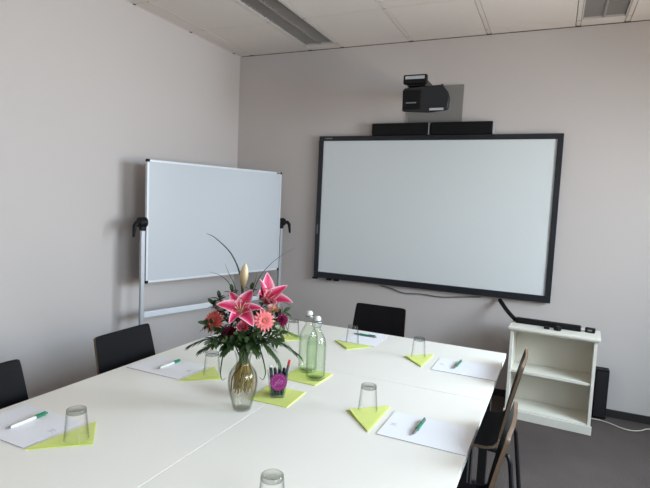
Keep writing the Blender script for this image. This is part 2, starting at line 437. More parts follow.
# ------------------------------------------------------------------ chairs (bent plywood shell, tubular legs); local: front is -y, back at +y
def make_chair(label, loc, rz):
    t = thing('plywood_chair', label, 'chair', loc, rz, 'black plywood chairs around the tables')
    def shell(bm, path, wfun, th=.0125, nx=14, dish=0.0):
        # path: list of (y,z); a sheet swept along it, with thickness
        n = len(path); top = []; bot = []
        for i, (y, z) in enumerate(path):
            a = path[max(i-1, 0)]; b2 = path[min(i+1, n-1)]
            tx = Vector((0, b2[0]-a[0], b2[1]-a[1])).normalized(); nr = Vector((0, -tx.z, tx.y))
            w = wfun(i/(n-1)); r1 = []; r2 = []
            for k in range(nx+1):
                u = -1+2*k/nx
                p = Vector((u*w, y, z)) + nr*(dish*(u*u))
                r1.append(bm.verts.new(p+nr*th/2)); r2.append(bm.verts.new(p-nr*th/2))
            top.append(r1); bot.append(r2)
        for i in range(n-1):
            for k in range(nx):
                bm.faces.new([top[i][k], top[i][k+1], top[i+1][k+1], top[i+1][k]])
                bm.faces.new([bot[i][k], bot[i+1][k], bot[i+1][k+1], bot[i][k+1]])
            for k in (0, nx):
                f = bm.faces.new([top[i][k], bot[i][k], bot[i+1][k], top[i+1][k]]); f.material_index = 1
        for i in (0, n-1):
            for k in range(nx):
                f = bm.faces.new([top[i][k], top[i][k+1], bot[i][k+1], bot[i][k]]); f.material_index = 1
    def wback(v):  # half width up the back, rounded top corners
        w = .190-.022*v
        q = max(0.0, (v-.87)/.13)
        return w-.036*(1-math.sqrt(max(0, 1-q*q)))
    back = [(.150+.056*s+.016*s*s, .492+(.338)*s) for s in [k/20 for k in range(19)]] + [(.150+.056*s+.016*s*s, .492+.338*s) for s in (.925, .95, .97, .985, .995, 1.0)]
    bm = BM(); shell(bm, back, wback, dish=.007); finish('backrest', bm, [BLACK_WOOD, PLY_EDGE], t, 50)
    def wseat(v):
        q = max(0.0, (.14-v)/.14)
        return .212-.03*(1-math.sqrt(max(0, 1-q*q))) - (.012*max(0, (v-.7)/.3))
    seat = [(-.255, .436), (-.25, .446), (-.235, .454), (-.20, .458), (-.14, .457), (-.05, .45), (.03, .447), (.09, .449), (.122, .457), (.141, .473), (.1485, .4905)]
    bm = BM(); shell(bm, seat, wseat, dish=.004); finish('seat', bm, [BLACK_WOOD, PLY_EDGE], t, 50)
    bm = BM()
    tube(bm, [(-.15, -.16, .436), (-.15, .06, .429)], .009, 8); tube(bm, [(.15, -.16, .436), (.15, .06, .429)], .009, 8)
    tube(bm, [(-.15, -.12, .435), (.15, -.12, .435)], .009, 8); tube(bm, [(-.15, .04, .43), (.15, .04, .43)], .009, 8)
    finish('seat_support', bm, BLACK_METAL, t)
    for sx in (-1, 1):
        bm = BM(); tube(bm, [(sx*.15, -.13, .432), (sx*.168, -.165, .405), (sx*.185, -.215, .012)], .0105, 10); o = finish('leg', bm, BLACK_METAL, t)
        bm = BM(); tube(bm, [(sx*.1852, -.2155, .014), (sx*.1858, -.217, .0)], .014, 10); finish('foot_cap', bm, BLACK_PLASTIC, o)
        bm = BM(); tube(bm, [(sx*.15, .03, .428), (sx*.158, .15, .424), (sx*.168, .182, .418), (sx*.176, .195, .39), (sx*.188, .24, .012)], .0105, 10); o = finish('leg', bm, BLACK_METAL, t)
        bm = BM(); tube(bm, [(sx*.1882, .2405, .014), (sx*.1886, .243, .0)], .014, 10); finish('foot_cap', bm, BLACK_PLASTIC, o)
    return t
# back top sits .222 behind the origin
c0 = make_chair('black plywood chair at the far end of the table, below the big board', (1.888, -1.035-.222, 0), 0)
dup(c0, (.99+.222, -2.402, 0), PI/2, 'black plywood chair at the left side, in front of the whiteboard stand')
dup(c0, (.99+.222, -3.106, 0), PI/2, 'black plywood chair at the left edge of the photo, by the left wall')
dup(c0, (2.825-.222, -1.745, 0), -PI/2, 'black plywood chair on the right side, in front of the white bookcase')
dup(c0, (2.825-.222, -2.515, 0), -PI/2, 'black plywood chair on the right side closest to the camera')

# ------------------------------------------------------------------ white bookcase and what lies on it
FL = Vector((2.665, -.405)); FRr = Vector((3.228, -.437))
rz = math.atan2((FRr-FL).y, (FRr-FL).x); W = (FRr-FL).length; D = .262; HC = .672
t = thing('bookcase', 'low white open bookcase with two shelves against the back wall', 'bookcase', (FL.x, FL.y, 0), rz)
for x in (.004, W-.024):
    bm = BM(); box(bm, x, x+.02, .004, D, .0, HC-.0205, .001); finish('side_panel', bm, CAB_WHITE, t)
bm = BM(); box(bm, -.012, W+.012, -.016, D+.004, HC-.02, HC, .004); box(bm, -.004, W+.004, -.007, D, HC-.03, HC-.0202, .003); finish('top', bm, CAB_WHITE, t)
bm = BM(); box(bm, .0245, W-.0245, .012, D-.008, .335, .353, .001); finish('shelf', bm, CAB_WHITE, t)
bm = BM(); box(bm, .0245, W-.0245, .008, D-.008, .052, .07, .001); finish('shelf', bm, CAB_WHITE, t)
bm = BM(); box(bm, -.004, W+.004, -.008, .0035, 0, .062, .003); finish('plinth', bm, CAB_WHITE, t)
bm = BM(); box(bm, .0245, W-.0245, D-.0075, D-.001, .03, HC-.0305); finish('back_panel', bm, CAB_WHITE, t, 0)
def cabp(x, y, z=0): 
    c, s = math.cos(rz), math.sin(rz); return Vector((FL.x+c*x-s*y, FL.y+s*x+c*y, HC+z))
CT = HC
o_bar = thing('black_bar', 'long narrow black bar lying along the bookcase top', 'bar', cabp(.235, .15), rz)
bm = BM(); box(bm, -.215, .215, -.022, .022, .0005, .04, .006); finish('bar_body', bm, BLACK_PLASTIC, o_bar)
for x in (-.2165, .2155):
    bm = BM(); box(bm, x, x+.001 if x < 0 else x+.003, -.02, .02, .002, .038); finish('bar_end', bm, CHARCOAL, o_bar)
# flat cable sleeve from board edge down to the bar
bm = BM()
p0 = Vector((2.55, -.03, .787)); p1 = cabp(.012, .15, .022)
pts = [p0 + (p1-p0)*k/8 + Vector((0, -.01*math.sin(PI*k/8), -.008*math.sin(PI*k/8))) for k in range(9)]
tube(bm, pts, .016, 10)
tag(finish('cable_sleeve', bm, BLACK_PLASTIC), 'thick black cable sleeve running from board frame down to the bookcase', 'cable')
t = thing('small_gadget', 'small flat black gadget on the bookcase top, left of the round one', 'remote', cabp(.235, .07), rz+.1)
bm = BM(); box(bm, -.019, .019, -.013, .013, 0, .018, .004); finish('case', bm, BLACK_PLASTIC, t)
bm = BM(); box(bm, -.012, .012, -.008, .008, .0182, .0196, .0005); finish('button', bm, CHARCOAL, t)
t = thing('round_gadget', 'small round black gadget on the bookcase top in front of the bar', 'gadget', cabp(.305, .072), rz)
bm = BM(); lathe(bm, [(0, 0), (.02, 0), (.026, .006), (.026, .02), (.02, .027), (0, .028)], 24); finish('case', bm, BLACK_PLASTIC, t)
bm = BM(); lathe(bm, [(0, .0282), (.012, .0282), (.01, .032), (0, .032)], 20); finish('knob', bm, CHARCOAL, t)
t = thing('small_box', 'small black box with a pale face at the bookcase right end', 'box', cabp(.51, .16), rz-.1)
bm = BM(); box(bm, -.032, .032, -.022, .022, 0, .032, .005); finish('case', bm, BLACK_PLASTIC, t)
bm = BM(); box(bm, -.014, .014, -.0235, -.0222, .012, .024); finish('face', bm, LABEL_DIM, t, 0)

t = thing('floor_speaker', 'tall narrow black box standing on the carpet right of the bookcase', 'speaker', (3.302, -.055, 0), 0)
bm = BM(); box(bm, -.044, .044, -.045, .035, .006, .372, .005); finish('cabinet', bm, BLACK_PLASTIC, t)
bm = BM(); box(bm, -.038, .038, -.0485, -.0455, .02, .36, .001); finish('grille', bm, BLACK_METAL, t)
for x in (-.03, .03):
    bm = BM(); box(bm, x-.008, x+.008, -.04, .03, 0, .0058); finish('foot', bm, BLACK_METAL, t)

def smooth_path(pts, n=8):
    pts = [Vector(p) for p in pts]; out = []
    for i in range(len(pts)-1):
        p0, p1, p2, p3 = pts[max(i-1, 0)], pts[i], pts[i+1], pts[min(i+2, len(pts)-1)]
        for k in range(n):
            u = k/n
            out.append(.5*((2*p1)+(-p0+p2)*u+(2*p0-5*p1+4*p2-p3)*u*u+(-p0+3*p1-3*p2+p3)*u**3))
    out.append(pts[-1]); return out
bm = BM(); tube(bm, smooth_path([(3.25, -.125, .005), (3.31, -.125, .005), (3.372, -.15, .005), (3.44, -.20, .005), (3.50, -.21, .005), (3.56, -.175, .005), (3.62, -.115, .005), (3.8, -.06, .005), (4.1, -.05, .005)]), .0036, 8)
tag(finish('floor_cable', bm, WHITE_CABLE), 'thin white cable trailing across the carpet right of the bookcase', 'cable')
bm = BM(); tube(bm, smooth_path([(1.55, -.014, .79), (1.65, -.012, .775), (1.763, -.012, .748), (1.92, -.012, .757), (2.08, -.012, .752), (2.25, -.012, .772), (2.40, -.014, .79)]), .0045, 6)
tag(finish('wall_cable', bm, GREY_CABLE), 'thin dark cable sagging below the interactive whiteboard', 'cable')

# ------------------------------------------------------------------ place settings
def paper(cx, cy, w, d, rz, label, logo):
    t = thing('paper_pad', label, 'paper', (cx, cy, TZ), rz, 'white paper pads on the tables')
    bm = BM(); box(bm, -w/2, w/2, -d/2, d/2, .0003, .0028, mi=0)
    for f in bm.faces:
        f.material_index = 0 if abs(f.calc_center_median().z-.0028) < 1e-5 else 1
    finish('sheets', bm, [PAPER, PAPER_EDGE], t, 0)
    bm = BM(); lx, ly = logo
    for k, (a, b2) in enumerate(((-.012, .010), (-.009, .004), (-.012, .012))):
        box(bm, lx+a, lx+b2, ly+.006-.007*k, ly+.0095-.007*k, .00285, .003)
    finish('printed_logo', bm, PRINT, t, 0)
    return t
paper(2.549, -2.540, .297, .21, TH, 'white paper pad at the near right place, beside the closest chair', (-.118, -.005))
paper(2.562, -1.765, .297, .21, TH, 'white paper pad at the far right table corner', (-.118, 0))
paper(1.948, -1.517, .212, .272, TH, 'white paper pad in front of the far end chair', (0, -.11))
paper(1.354, -2.48, .290, .208, TH, 'white paper pad on the left side behind the vase, by the left chair', (.12, .0))
paper(1.354, -3.16, .290, .208, TH, 'white paper pad nearest the left edge of the photo', (.118, .01))

def pen(p0, p1, label, flip=False):
    a = Vector((*p0, 0)); b = Vector((*p1, 0)); d = b-a; z = TZ+.0028
    L = .145; c = (a+b)/2
    t = thing('ballpoint_pen', label, 'pen', (c.x, c.y, z+.0058), math.atan2(d.y, d.x), 'green and white ballpoint pens')
    def seg(x0, x1, r0, r1, nm, m):
        bm = BM(); tube(bm, [(x0, 0, 0), (x0+.001, 0, 0), (x1-.001, 0, 0), (x1, 0, 0)], 0, 12, radii=[r0*.8, r0, r1, r1*.8]); return finish(nm, bm, m, t)
    seg(-.028, .03, .0054 if not flip else .0072, .0054, 'barrel', PEN_WHITE if not flip else PEN_GREEN)
    seg(-.058, -.0282, .0044, .0054, 'grip', PEN_WHITE if not flip else PEN_GREY)
    seg(-.073, -.0582, .0012, .0042, 'tip', PEN_GREY)
    seg(.0302, .064, .0056, .0056, 'cap', PEN_GREEN if not flip else PEN_GREY)
    seg(.0642, .073, .0034, .003, 'button', PEN_GREEN if not flip else PEN_GREY)
    bm = BM(); box(bm, .024, .066, -.002, .002, .0057, .0085, .0006); finish('clip', bm, PEN_GREEN, t)
    return t
pen((2.513, -2.605), (2.522, -2.45), 'green and grey ballpoint pen on the near right paper pad', True)
pen((2.508, -1.825), (2.524, -1.66), 'dark grey and green ballpoint pen on the far right corner pad', True)
pen((1.875, -1.481), (2.0, -1.486), 'dark green ballpoint pen on the pad before the far end chair', True)
pen((1.351, -2.545), (1.355, -2.395), 'white ballpoint pen with green cap on the pad behind the vase')
pen((1.352, -3.222), (1.352, -3.075), 'white ballpoint pen with green cap on the leftmost pad')

def napkin_tri(A, B, Cc, label):
    """A is the right-angled corner, B-C the long folded side"""
    A, B, Cc = Vector(A), Vector(B), Vector(Cc); o = (A+B+Cc)/3
    t = thing('folded_napkin', label, 'napkin', (o.x, o.y, TZ), 0, 'lime napkins folded to triangles')
    bm = BM(); n = 12
    def layer(z0, shrink, puff, mi):
        vs = {}
        for i in range(n+1):
            for j in range(n+1-i):
                u, v = i/n, j/n; w = max(0.0, 1-u-v)
                p = (A*w+B*u+Cc*v-o)*shrink
                edge = min(u, v, w)
                z = z0 + puff*(min(1, edge*9)**.6) 
                vs[i, j] = bm.verts.new((p.x, p.y, z))
        for i in range(n):
            for j in range(n-i):
                f = bm.faces.new([vs[i, j], vs[i+1, j], vs[i, j+1]]); f.material_index = mi
                if i+j < n-1:
                    f = bm.faces.new([vs[i+1, j], vs[i+1, j+1], vs[i, j+1]]); f.material_index = mi
        return vs
    lo = layer(.0004, 1.0, 0.0, 1); mid = layer(.0032, .995, .0008, 0)
    def rim(a):
        return [a[i, 0] for i in range(n+1)] + [a[n-j, j] for j in range(1, n+1)] + [a[0, n-j] for j in range(1, n)]
    r1, r2 = rim(lo), rim(mid); m = len(r1)
    for k in range(m):
        f = bm.faces.new([r1[k], r1[(k+1) % m], r2[(k+1) % m], r2[k]]); f.material_index = 1
    finish('napkin_base', bm, [LIME, LIME_DK], t, 40)
    # upper folded leaf, slightly lifted along its free edge
    bm = BM(); A2 = A*.93+(B+Cc)*.035; gr = []
    for off in (0.0, -.0006):
        vs = {}
        for i in range(n+1):
            for j in range(n+1-i):
                u, v = i/n, j/n; w = max(0.0, 1-u-v)
                p = A2*w+(B*.975+A*.025)*u+(Cc*.975+A*.025)*v-o
                lift = .0058+.004*w*w*(1-.4*abs(u-v)) + .0006*math.sin(9*v+3*u)
                vs[i, j] = bm.verts.new((p.x, p.y, lift+off))
        for i in range(n):
            for j in range(n-i):
                bm.faces.new([vs[i, j], vs[i+1, j], vs[i, j+1]])
                if i+j < n-1: bm.faces.new([vs[i+1, j], vs[i+1, j+1], vs[i, j+1]])
        gr.append(rim(vs))
    for k in range(m): bm.faces.new([gr[0][k], gr[0][(k+1) % m], gr[1][(k+1) % m], gr[1][k]])
    finish('napkin_flap', bm, LIME, t, 40)
    return t
napkin_tri((2.238, -2.514), (2.372, -2.395), (2.369, -2.645), 'lime green folded napkin at the near right place, under an upturned glass')
napkin_tri((2.243, -1.742), (2.372, -1.625), (2.362, -1.858), 'lime green folded napkin at the far right place, under an upturned glass')
napkin_tri((1.945, -1.792), (1.825, -1.665), (2.045, -1.664), 'lime green folded napkin before the far end chair')
napkin_tri((1.655, -3.150), (1.538, -3.035), (1.510, -3.27), 'lime green folded napkin at the left front place, by the leftmost pad')
napkin_tri((1.652, -2.485), (1.530, -2.375), (1.515, -2.595), 'lime green folded napkin left of the vase under a glass')
napkin_tri((1.655, -1.765), (1.545, -1.65), (1.535, -1.87), 'lime green folded napkin hidden behind the flowers, under a glass')

def napkin_sq(cx, cy, s, rz, label):
    t = thing('square_napkin', label, 'napkin', (cx, cy, TZ), rz, 'lime napkins lying flat')
    bm = BM()
    box(bm, -s/2, s/2, -s/2, s/2, .0004, .0022, .0006, 1); box(bm, -s/2+.002, s/2-.0012, -s/2+.001, s/2-.002, .00225, .0042, .0006, 1)
    finish('napkin_layers', bm, LIME, t)
    bm = BM(); tube(bm, [(-s/2+.003, -s/2+.002, .0022), (-s/2+.003, s/2-.002, .0022)], .0019, 8); finish('napkin_fold', bm, LIME_DK, t)
    return t
napkin_sq(1.948, -2.525, .17, .03, 'flat lime green napkin under the cup with the purple badge')
napkin_sq(1.950, -2.262, .17, -.05, 'flat lime green napkin under the water bottles')

def tumbler(x, y, z, label, first=[None]):
    if first[0] is not None:
        return dup(first[0], (x, y, z), random.random()*3, label)
    t = thing('drinking_glass', label, 'glass', (x, y, z), 0, 'upturned drinking glasses')
    # upturned: rim (wide) at the bottom, thick base at the top
    bm = BM()
    lathe(bm, [(.0355, 0), (.0365, .001), (.0362, .003), (.0297, .084), (.0294, .0865), (.0274, .0865), (.0277, .0825), (.0342, .003), (.0345, .001)], 36, closed=True)
    finish('glass_wall', bm, GLASS, t, 60)
    bm = BM(); lathe(bm, [(0, .0835), (.0268, .0835), (.0289, .0872), (.0286, .0945), (.0267, .0965), (.024, .0955), (.016, .0925), (0, .0915)], 36); finish('glass_base', bm, GLASS_BASE, t, 60)
    first[0] = t
    return t
NZ = TZ+.0098
tumbler(2.313, -2.489, NZ, 'upturned glass at the near right place, beside the green and grey pen')
tumbler(2.314, -1.722, NZ, 'upturned glass at the far right place near the table corner')
tumbler(1.935, -1.680, NZ, 'upturned glass in front of the far end chair')
tumbler(1.595, -3.160, NZ, 'upturned glass at the left front, on the leftmost lime napkin')
tumbler(1.592, -2.475, NZ, 'upturned glass left of the vase, partly behind palm leaves')
tumbler(1.605, -1.750, NZ, 'upturned glass behind the flowers, left of the bottles')
tumbler(2.303, -3.178, TZ+.0005, 'upturned glass in the foreground, cut off by the bottom of the photo')

# water bottles
def bottle(x, y, label):
    t = thing('water_bottle', label, 'bottle', (x, y, TZ+.0045), .6, 'swing-top water bottles')
    P = [(0, .004), (.036, .0), (.041, .004), (.0425, .012), (.0425, .150), (.041, .165), (.036, .182), (.027, .199), (.019, .212), (.0155, .222), (.0145, .235), (.0145, .246), (.0165, .248), (.0165, .256), (.0135, .258)]
    Pi = [(.0115, .256), (.0118, .235), (.0125, .222), (.0165, .211), (.0245, .198), (.0335, .181), (.0385, .164), (.0398, .15), (.0398, .016), (.036, .01), (0, .011)]
    bm = BM(); lathe(bm, P+Pi, 40); finish('bottle_glass', bm, GLASS_GREEN, t, 60)
    bm = BM(); lathe(bm, [(0, .0115), (.0355, .0108), (.0393, .017), (.0393, .150), (.0385, .157), (0, .157)], 40); finish('water', bm, WATER_GREEN, t, 60)
    bm = BM(); lathe(bm, [(0, .2582), (.013, .2582), (.0145, .262), (.0135, .272), (.008, .277), (0, .278)], 24); s = finish('stopper', bm, PORCELAIN, t, 60)
    bm = BM(); lathe(bm, [(.0162, .2484), (.0178, .25), (.0178, .2535), (.0162, .2555)], 24); tube(bm, [(.0175, 0, .251), (.0185, 0, .262), (.012, 0, .272), (0, 0, .2795), (-.012, 0, .272), (-.0185, 0, .262), (-.0175, 0, .251)], .0011, 6)
    tube(bm, [(.0172, .003, .251), (.02, .006, .236), (.017, .012, .224), (0, .021, .222), (-.017, .012, .224), (-.02, .006, .236), (-.0172, .003, .251)], .0011, 6)
    finish('wire_bail', bm, WIRE, t, 60)
    return t
b1 = bottle(1.994, -2.276, 'front swing-top glass bottle of water, right of the flowers')
dup(b1, (1.920, -2.204, TZ+.0045), .9, 'rear swing-top glass bottle of water, half behind the front bottle')

# square cup with purple badge, packed with dark sticks
t = thing('stick_cup', 'small square glass cup with a round purple badge, packed with dark sticks', 'cup', (1.948, -2.530, TZ+.0044), .62)
def sq_ring(bm, s, z, r=.008):
    vs = []
    for cx, cy, a0 in ((1, 1, 0), (-1, 1, 90), (-1, -1, 180), (1, -1, 270)):
        for k in range(4):
            a = math.radians(a0+30*k); vs.append(bm.verts.new((cx*(s-r)+r*math.cos(a), cy*(s-r)+r*math.sin(a), z)))
    return vs
bm = BM(); rs = [sq_ring(bm, .026, 0), sq_ring(bm, .028, .002), sq_ring(bm, .039, .094), sq_ring(bm, .0365, .094), sq_ring(bm, .0255, .009)]
for a, b_ in zip(rs, rs[1:]):
    for k in range(16): bm.faces.new([a[k], a[(k+1) % 16], b_[(k+1) % 16], b_[k]])
bm.faces.new(rs[0]); bm.faces.new(rs[-1])
finish('cup_glass', bm, GLASS_CUP, t, 40)
# badge on the camera-facing side (-y local)
bm = BM(); tube(bm, [(0, 0, 0), (0, .0026, 0)], .033, 36)
Mb = Matrix.Translation((0, -.0425, .070)) @ Matrix.Rotation(-.12, 4, 'X')
for v in bm.verts: v.co = Mb @ v.co
bd = finish('badge', bm, PURPLE, t, 40)
bm = BM()
tube(bm, [(-.016, -.0006, -.014), (.004, -.0006, .012)], .0011, 6); tube(bm, smooth_path([(-.002, -.0006, -.008), (.006, -.0006, .001), (.014, -.0006, .006), (.016, -.0006, -.002), (.008, -.0006, -.008)], 4), .0009, 6)
for k in range(14):
    a = 2*PI*k/14; tube(bm, [(.026*math.cos(a), -.0004, .026*math.sin(a)), (.026*math.cos(a+.25), -.0004, .026*math.sin(a+.25))], .0006, 5)
lathe(bm, [(0, 0), (.0035, 0), (.0035, .001), (0, .001)], 12, 0, -.012, .0)
for v in bm.verts: v.co = Mb @ v.co
finish('badge_print', bm, LILAC, bd, 40)
cup_loc = Vector(t.location); cup_rz = t.rotation_euler.z
random.seed(5)
k = 0
for ix in range(4):
    for iy in range(4):
        x, y = -.0172+.01147*ix, -.0172+.01147*iy
        L = .084+.016*random.random()
        tx, ty = x*1.6+random.uniform(-.001, .001), y*1.6+random.uniform(-.001, .001)
        red = (ix, iy) == (3, 1); pale = (ix, iy) == (0, 2)
        M = Matrix.Translation(cup_loc) @ Matrix.Rotation(cup_rz, 4, 'Z')
        nm = 'dark_stick'
        st = thing(nm, 'red-tipped stick leaning out of the square cup to the right' if red else
                   ('pale-topped stick sticking up from the square cup' if pale else 'dark slate stick packed in the square cup'), 'stick',
                   M @ Vector((x, y, .0095)), cup_rz, None if (red or pale) else 'dark sticks in the cup')
        d = Vector((tx-x, ty-y, L+(.018 if red or pale else 0)))
        if red: d += Vector((.012, 0, 0))
        bm = BM(); tube(bm, [(0, 0, .0), d*.5, d], .0052, 10); finish('stick_body', bm, STICK if (ix+iy) % 2 else STICK2, st)
        bm = BM(); e = d.normalized(); tube(bm, [d+e*.0002, d+e*.004, d+e*(.02 if red else .008)], .0068, 10, radii=[.0054, .0056, .0045]); finish('stick_cap', bm, RED if red else (PEN_WHITE if pale else STICK), st)

# ------------------------------------------------------------------ vase
VX, VY = 1.895, -2.696
t = thing('flower_vase', 'clear glass vase with a narrow neck holding the bouquet', 'vase', (VX, VY, TZ+.0005))
def cat(prof, n=4):
    ps = smooth_path([(r, z, 0) for r, z in prof], n); return [(p.x, p.y) for p in ps]
vo = cat([(.030, 0), (.034, .004), (.040, .03), (.0505, .07), (.0545, .105), (.0490, .138), (.032, .163), (.0262, .176), (.028, .195), (.0345, .217)])
vi = [(max(r-.0028, .001), z+.004 if z < .02 else z) for r, z in vo]
bm = BM(); lathe(bm, [(0, 0)]+vo+vi[::-1]+[(0, .008)], 40); finish('vase_glass', bm, GLASS_VASE, t, 60)
wi = [(r-.0036, z+.006 if z < .02 else z) for r, z in vo if z < .15]
bm = BM(); lathe(bm, [(0, .012)]+wi+[(0, wi[-1][1])], 40); finish('water', bm, WATER, t, 60)

# ------------------------------------------------------------------ bouquet
# local directions: U to the right as seen from the camera's side, V toward the camera
U = Vector((.839, .544, 0)); V = Vector((.544, -.839, 0)); O = Vector((VX, VY, TZ)); Zv = Vector((0, 0, 1))
def bp(u, v, z):
    k = min(1.0, max(0.0, (z-.19)/.03))
    return O+U*(u-.006*k)+V*v+Zv*(z+.030*k)
def mixc(a, b, t_): return tuple(a[i]*(1-t_)+b[i]*t_ for i in range(3))
GREEN1, GREEN2, GREEN3 = lin((22, 36, 18)), lin((54, 80, 36)), lin((126, 148, 76))
TAN = lin((150, 122, 66)); TAN2 = lin((112, 104, 52))
stem_n = [0]
def stem(root, head, r=.0029, name='stem', col=GREEN2):
    """stem from a flower head, through the vase neck, down into the bulb; built in root-local space"""
    i = stem_n[0]; stem_n[0] += 1
    a = i*2.399963; rr = .0185*math.sqrt(((i*7) % 23+.5)/23)
    neck = bp(rr*math.cos(a), rr*math.sin(a), .182)
    ra = .014+.030*((i*5) % 11)/11
    low = bp(ra*math.cos(a+.9), ra*math.sin(a+.9), .066+.025*((i*3) % 7)/7)
    mid = (neck+low)/2+(U*math.cos(a+.5)+V*math.sin(a+.5))*.012
    head = Vector(head)
    j = neck+Zv*.05+(head-neck)*.12
    pts = smooth_path([head, head*.45+j*.55, neck, mid, low], 6)
    bm = BM(); ly = bm.verts.layers.float_color.new('col')
    inv = root.matrix_basis.inverted()
    tube(bm, [inv @ p for p in pts], r, 7, layer=ly, col=lambda k, p: col if (root.matrix_basis @ p).z > TZ+.178 else mixc(TAN, TAN2, (i*37 % 10)/10))
    return finish(name, bm, LEAF, root, 60)
def flower_root(name, label, cat_, pos, direction, group=None, spin=0.0):
    d = Vector(direction).normalized()
    q = d.to_track_quat('Z', 'Y') 
    o = bpy.data.objects.new(name, None); C.objects.link(o); o.empty_display_size = .02
    o.location = pos; o.rotation_mode = 'QUATERNION'; o.rotation_quaternion = q @ Matrix.Rotation(spin, 3, 'Z').to_quaternion()
    bpy.context.view_layer.update()
    return tag(o, label, cat_, group)
def petal_surface(bm, ly, L, W_, rot, elev, curl, colf, nu=10, nv=6, cup=.25, z0=0.0, r0=.003, wave=0.0, ph=0.0, tip=.6):
    """petal along +x in local, rises by elev then curls outward; +z is the flower axis"""
    rows = []; ang = elev; x, z = r0, z0; ds = L/nu
    R = Matrix.Rotation(rot, 3, 'Z')
    for i in range(nu+1):
        s = i/nu
        w = W_*(math.sin(PI*min(1, s**tip*.98+.02)))**.8 if i < nu else .0006
        row = []
        for j in range(nv+1):
            e = -1+2*j/nv
            n = Vector((-math.sin(ang), 0, math.cos(ang)))
            p = Vector((x, 0, z))+Vector((0, 1, 0))*(e*w)+n*(cup*w*e*e + wave*math.sin(9*s+ph+4*e)*abs(e))
            v = bm.verts.new(R @ p); v[ly] = (*colf(s, abs(e)), 1); row.append(v)
        rows.append(row)
        x += ds*math.cos(ang); z += ds*math.sin(ang); ang -= curl/nu
    for i in range(nu):
        for j in range(nv): bm.faces.new([rows[i][j], rows[i][j+1], rows[i+1][j+1], rows[i+1][j]])
HOT, PINK, WHITEP = lin((172, 22, 70)), lin((204, 70, 110)), lin((238, 200, 210))
def lily_col(s, e):
    c = mixc(HOT, PINK, min(1, e*1.1)); 
    k = max(0, (e-.62)/.38)*min(1, s*2.2)
    c = mixc(c, WHITEP, min(1, k*1.1))
    if s > .9: c = mixc(c, WHITEP, (s-.9)/.1*.6)
    if s < .18: c = mixc(c, lin((196, 206, 130)), 1-s/.18)
    return c
def lily(pos, d, label, R=.1, elev=1.0, curl=1.5, spin=0.0):
    o = flower_root('pink_lily', label, 'flower', pos, d, 'pink lilies in the vase', spin)
    for k in range(6):
        bm = BM(); ly = bm.verts.layers.float_color.new('col')
        inner = k % 2
        petal_surface(bm, ly, R*(1.0+.05*inner), R*(.30 if inner else .22), k*PI/3+random.uniform(-.08, .08), elev+random.uniform(-.1, .1), curl+random.uniform(-.2, .25), lily_col, 12, 6, .35, 0, .004, .0012, k)
        finish('petal', bm, FLOWER, o, 80)
    for k in range(6):
        a = k*PI/3+.4; bm = BM(); ly = bm.verts.layers.float_color.new('col')
        p = [Vector((.004*math.cos(a), .004*math.sin(a), .004)), Vector((.012*math.cos(a), .012*math.sin(a), .03)), Vector((.022*math.cos(a), .022*math.sin(a), .052))]
        tube(bm, p, .0011, 6, layer=ly, col=lambda i, q: lin((214, 190, 160)))
        e = Vector((-math.sin(a), math.cos(a), .2)).normalized()*.006
        tube(bm, [p[2]-e, p[2], p[2]+e], .002, 6, radii=[.001, .0026, .001], layer=ly, col=lambda i, q: lin((140, 66, 36)))
        finish('stamen', bm, FLOWER, o, 60)
    bm = BM(); ly = bm.verts.layers.float_color.new('col')
    tube(bm, [Vector((0, 0, 0)), Vector((0, 0, .04)), Vector((.002, .002, .06)), Vector((.002, .002, .064))], .0016, 8, radii=[.0022, .0016, .0018, .0034], layer=ly, col=lambda i, q: lin((190, 150, 150)))
    finish('pistil', bm, FLOWER, o, 60)
    stem(o, o.matrix_basis @ Vector((0, 0, 0))); return o
lily(bp(-.010, .085, .354), V*.72+Zv*.68-U*.03, 'wide open pink lily at the centre front of the bouquet', .086, .95, 1.45, .05)
lily(bp(.070, .04, .378), U*.40+V*.52+Zv*.72, 'half-open pink lily at the bouquet upper right', .104, 1.2, .7, .2)
# bud
o = flower_root('lily_bud', 'tall closed cream lily bud at the top of the bouquet', 'flower', bp(-.004, -.01, .424), Zv+U*.08+V*.06)
bm = BM(); ly = bm.verts.layers.float_color.new('col'); seg = 18
pr = [(.004, -.004), (.009, .008), (.0145, .026), (.016, .042), (.0142, .058), (.010, .072), (.005, .083), (.0008, .088)]
pp = smooth_path([(r, z, 0) for r, z in pr], 3); prev = None
for q in pp:
    row = []
    for k in range(seg):
        a = 2*PI*k/seg; rr = q.x*(1+.10*math.cos(3*a)); v = bm.verts.new((rr*math.cos(a), rr*math.sin(a), q.y))
        s = q.y/.097; c = mixc(lin((150, 132, 84)), lin((222, 204, 168)), min(1, max(0, s*1.3+.15*math.cos(3*a)))); c = mixc(c, lin((196, 130, 120)), .35*max(0, math.cos(3*a+PI))*max(0, 1-abs(s-.5)*2)); v[ly] = (*c, 1); row.append(v)
    if prev:
        for k in range(seg): bm.faces.new([prev[k], prev[(k+1) % seg], row[(k+1) % seg], row[k]])
    prev = row
bm.faces.new(prev); finish('bud', bm, FLOWER, o, 80); stem(o, o.location)

